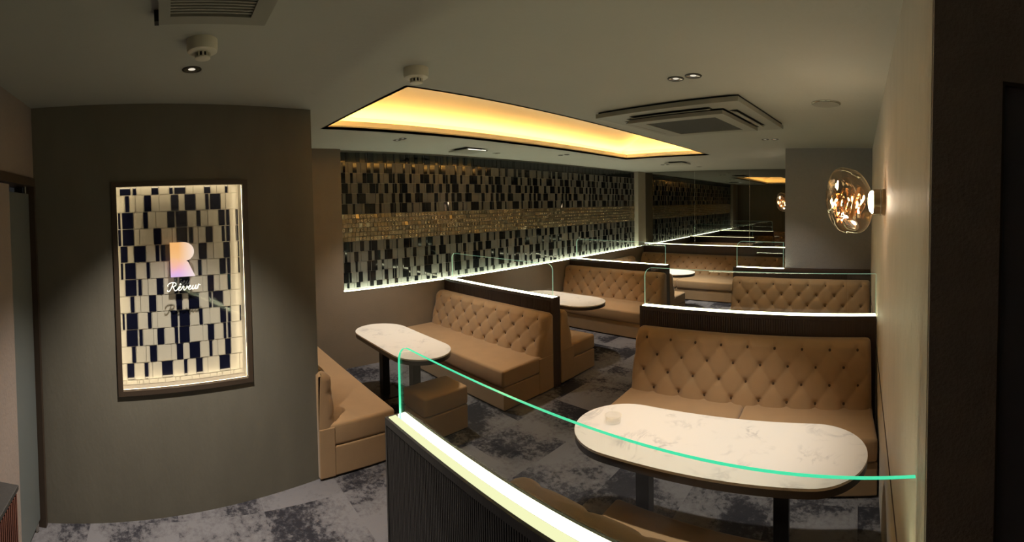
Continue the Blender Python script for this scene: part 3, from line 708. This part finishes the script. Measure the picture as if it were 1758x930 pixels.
sp = thing('ceiling_speaker', 'round grey ceiling speaker near the beige wall', 'speaker', (-0.231, 2.836, ZC))
MB().lathe([(0.095, 0), (0.095, -0.006), (0.088, -0.010)], 36).obj('rim', M['chrome'], sp, smooth=40)
MB().lathe([(0.088, -0.0105), (0.05, -0.0125), (0.001, -0.013)], 36).obj('grille', M['grey_plastic'], sp, smooth=40)

ac = thing('air_conditioner', 'square ceiling cassette air conditioner with dark centre grille', 'air conditioner', (-1.20, 3.07, ZC), -0.08)
S = 0.50
B(-S - 0.02, S + 0.02, -S + 0.0, S + 0.0, -0.012, 0).obj('backing', M['black'], ac)
fr = MB(); q = S + 0.025; iw = 0.155
for x0, x1, y0, y1 in ((-q, -q + iw, -q, q), (q - iw, q, -q, q), (-q + iw, q - iw, -q, -q + iw), (-q + iw, q - iw, q - iw, q)):
    fr.box(x0, x1, y0, y1, -0.042, -0.013)
fr.obj('panel', M['grey_plastic'], ac)
for k, (x, y, hx, hy) in enumerate(((0, -q + 0.115, 0.30, 0.028), (0, q - 0.115, 0.30, 0.028), (-q + 0.115, 0, 0.028, 0.30), (q - 0.115, 0, 0.028, 0.30))):
    o = B(x - hx, x + hx, y - hy, y + hy, -0.0432, -0.0424).obj('outlet', M['black'], ac)
    B(-hx * (0.96 if hx > hy else 0.75), hx * (0.96 if hx > hy else 0.75), -hy * (0.96 if hy > hx else 0.75), hy * (0.96 if hy > hx else 0.75), -0.003, 0.003).obj('louvre', M['grey_plastic'], o, loc=(x, y, -0.052), rot=((0.25 if y < 0 else -0.25) if hx > hy else 0, (0.25 if x > 0 else -0.25) if hy > hx else 0, 0))
cp = MB()
for x0, x1, y0, y1 in ((-0.36, -0.27, -0.36, 0.36), (0.27, 0.36, -0.36, 0.36), (-0.27, 0.27, -0.36, -0.27), (-0.27, 0.27, 0.27, 0.36)):
    cp.box(x0, x1, y0, y1, -0.075, -0.050)
cp.obj('centre_frame', M['grey_plastic'], ac)
B(-0.272, 0.272, -0.272, 0.272, -0.070, -0.055).obj('grille', M['grille'], ac)

vt = thing('ceiling_vent', 'slatted ceiling vent cut by the top edge of the photo', 'vent', (-1.19, 0.165, ZC))
fv = MB()
for x0, x1, y0, y1 in ((-0.22, -0.165, -0.17, 0.17), (0.165, 0.22, -0.17, 0.17), (-0.165, 0.165, -0.17, -0.135), (-0.165, 0.165, 0.115, 0.17)):
    fv.box(x0, x1, y0, y1, -0.035, 0)
fv.obj('frame', M['grey_plastic'], vt); B(-0.166, 0.166, -0.136, 0.116, -0.008, -0.001).obj('backing', M['black'], vt)
for k in range(18):
    x = -0.155 + k * 0.0182; B(x, x + 0.008, -0.135, 0.115, -0.030, -0.010).obj('slat', M['grey_plastic'], vt)
B(-0.222, -0.19, -0.185, -0.171, -0.036, 0).obj('latch', M['black'], vt)

def flat_vent(x, y, label, light):
    t = thing('ceiling_vent', label, 'vent', (x, y, ZC), 0)
    B(-0.16, 0.16, -0.16, 0.16, -0.030, -0.016).obj('plate', M['grey_plastic'], t, bevel=0.004)
    B(-0.11, 0.11, -0.11, 0.11, -0.016, 0).obj('collar', M['black'], t)
    if light: B(0.1585, 0.1615, -0.13, 0.13, -0.027, -0.019).obj('light_slot', M['slot_light'], t)
flat_vent(-3.93, 3.20, 'flat square ceiling vent with a bright edge beside the cove', True)
flat_vent(-2.84, 6.45, 'flat square ceiling vent beyond the far end of the cove', False)
for x, y, lb in ((-4.05, 3.75, 'small round ceiling cap beside the bright-edged vent'), (-2.84, 7.4, 'small round ceiling cap before the smoked mirror')):
    t = thing('round_cover', lb, 'ceiling cover', (x, y, ZC)); MB().lathe([(0.05, 0), (0.05, -0.003), (0.044, -0.005)], 24).obj('plate', M['grey_plastic'], t, smooth=40)
    MB().lathe([(0.02, -0.005), (0.018, -0.007)], 16).obj('centre', M['edge_dark'], t)

# ================================================================== SCONCES
def globe_shape(n=40, m_=28, rx=0.108, ry=0.115, rz=0.158, amp=0.65):
    v = []; f = []
    for j in range(1, m_):
        ph = math.pi * j / m_
        for i in range(n):
            th = 2 * math.pi * i / n
            x, y, z_ = math.sin(ph) ** 0.8 * math.cos(th), math.sin(ph) ** 0.8 * math.sin(th), math.copysign(abs(math.cos(ph)) ** 0.85, math.cos(ph))
            k = 1 + amp * (0.07 * math.sin(2.1 * z_ + 1.0 + 2 * x) + 0.06 * math.sin(3 * th + 2 * z_) * math.sin(ph) + 0.05 * math.cos(4 * z_ - y * 2))
            v.append((x * rx * k - 0.012 * z_, y * ry * k, z_ * rz * k))
    t = len(v); kp = lambda q: rz * q * (1 + amp * (0.07 * math.sin(2.1 * q + 1.0) + 0.05 * math.cos(4 * q)))
    v.append((-0.012, 0, kp(1))); v.append((0.012, 0, kp(-1)))
    for j in range(m_ - 2):
        for i in range(n):
            k = (i + 1) % n; f.append((j * n + i, (j + 1) * n + i, (j + 1) * n + k, j * n + k))
    for i in range(n):
        k = (i + 1) % n; f.append((t, i, k)); f.append((t + 1, (m_ - 2) * n + k, (m_ - 2) * n + i))
    return v, f
def sconce(label, x, y, z, s=1.0):
    """wall lamp on a wall facing -x; x is the wall plane"""
    t = thing('wall_lamp', label, 'wall lamp', (x, y, z), 0, 'blown glass wall lamps'); t.scale = (s, s, s)
    MB().lathe([(0.062, 0.0), (0.062, -0.012), (0.060, -0.013), (0.060, -0.054), (0.055, -0.057)], 36, axis='x').obj('mount', M['bronze'], t, smooth=35)
    MB().lathe([(0.0625, -0.020), (0.0625, -0.024)], 36, axis='x').obj('mount_ring', M['chrome'], t, smooth=35)
    MB().lathe([(0.052, -0.058), (0.052, -0.062), (0.044, -0.070), (0.026, -0.077), (0.004, -0.079)], 32, axis='x').obj('light_disc', M['bulb'], t, smooth=35)
    v, f = globe_shape(); MB().add(v, f).obj('globe', M['globe'], t, smooth=80, loc=(-0.168, 0, 0))
    pt = MB()
    for k in range(22):
        a0 = 2 * PI * k / 22 + 0.2; ra = 0.050 + 0.028 * ((k * 7) % 5) / 4; hh = 0.035 + 0.035 * ((k * 3) % 4) / 3
        for j in range(7):
            w0 = -hh + 2 * hh * j / 7; w1 = w0 + 2 * hh / 7
            def P_(w_, e): return ((ra + 0.012 * math.sin(w_ * 60 + k)) * math.cos(a0 + e + 3 * w_), (ra + 0.012 * math.sin(w_ * 60 + k)) * math.sin(a0 + e + 3 * w_), w_ - 0.005)
            pt.quad(P_(w0, -0.09), P_(w0, 0.09), P_(w1, 0.09), P_(w1, -0.09))
    for k, (dx, dy, hh) in enumerate(((-0.078, -0.01, 0.026), (-0.062, -0.03, 0.018), (-0.035, -0.04, 0.015), (0.0, -0.05, 0.024), (0.018, -0.04, 0.030), (0.036, -0.03, 0.026))):
        MB().tube([(dx + 0.004 * math.sin(q * 1.3 + k), dy, -hh + 2 * hh * q / 6 - 0.004) for q in range(7)], [0.002, 0.005, 0.006, 0.006, 0.006, 0.005, 0.002], 8).obj('glow_streak', M['glow_streak'], t, smooth=60, loc=(-0.168, 0, 0))  # added glowing tubes standing in for reflected light streaks
    pt.obj('streak_reflectors', M['copper'], t, smooth=80, loc=(-0.168, 0, 0))  # copper strips added to catch the disc's light as streaks
    v, f = globe_shape(24, 16, 0.036, 0.042, 0.030, 0.5); MB().add(v, f).obj('reflector_drop', M['chrome'], t, smooth=80, loc=(-0.160, -0.01, -0.105))  # chrome drop added for an oval reflection low in the globe
    return t
sconce('large smoky blown glass lamp glowing on the beige wall', XR, 2.30, 1.765, 1.12)
sconce('small distant glass lamp beside the mirror, on the grey block', -0.896, 5.75, 1.76, 0.8)
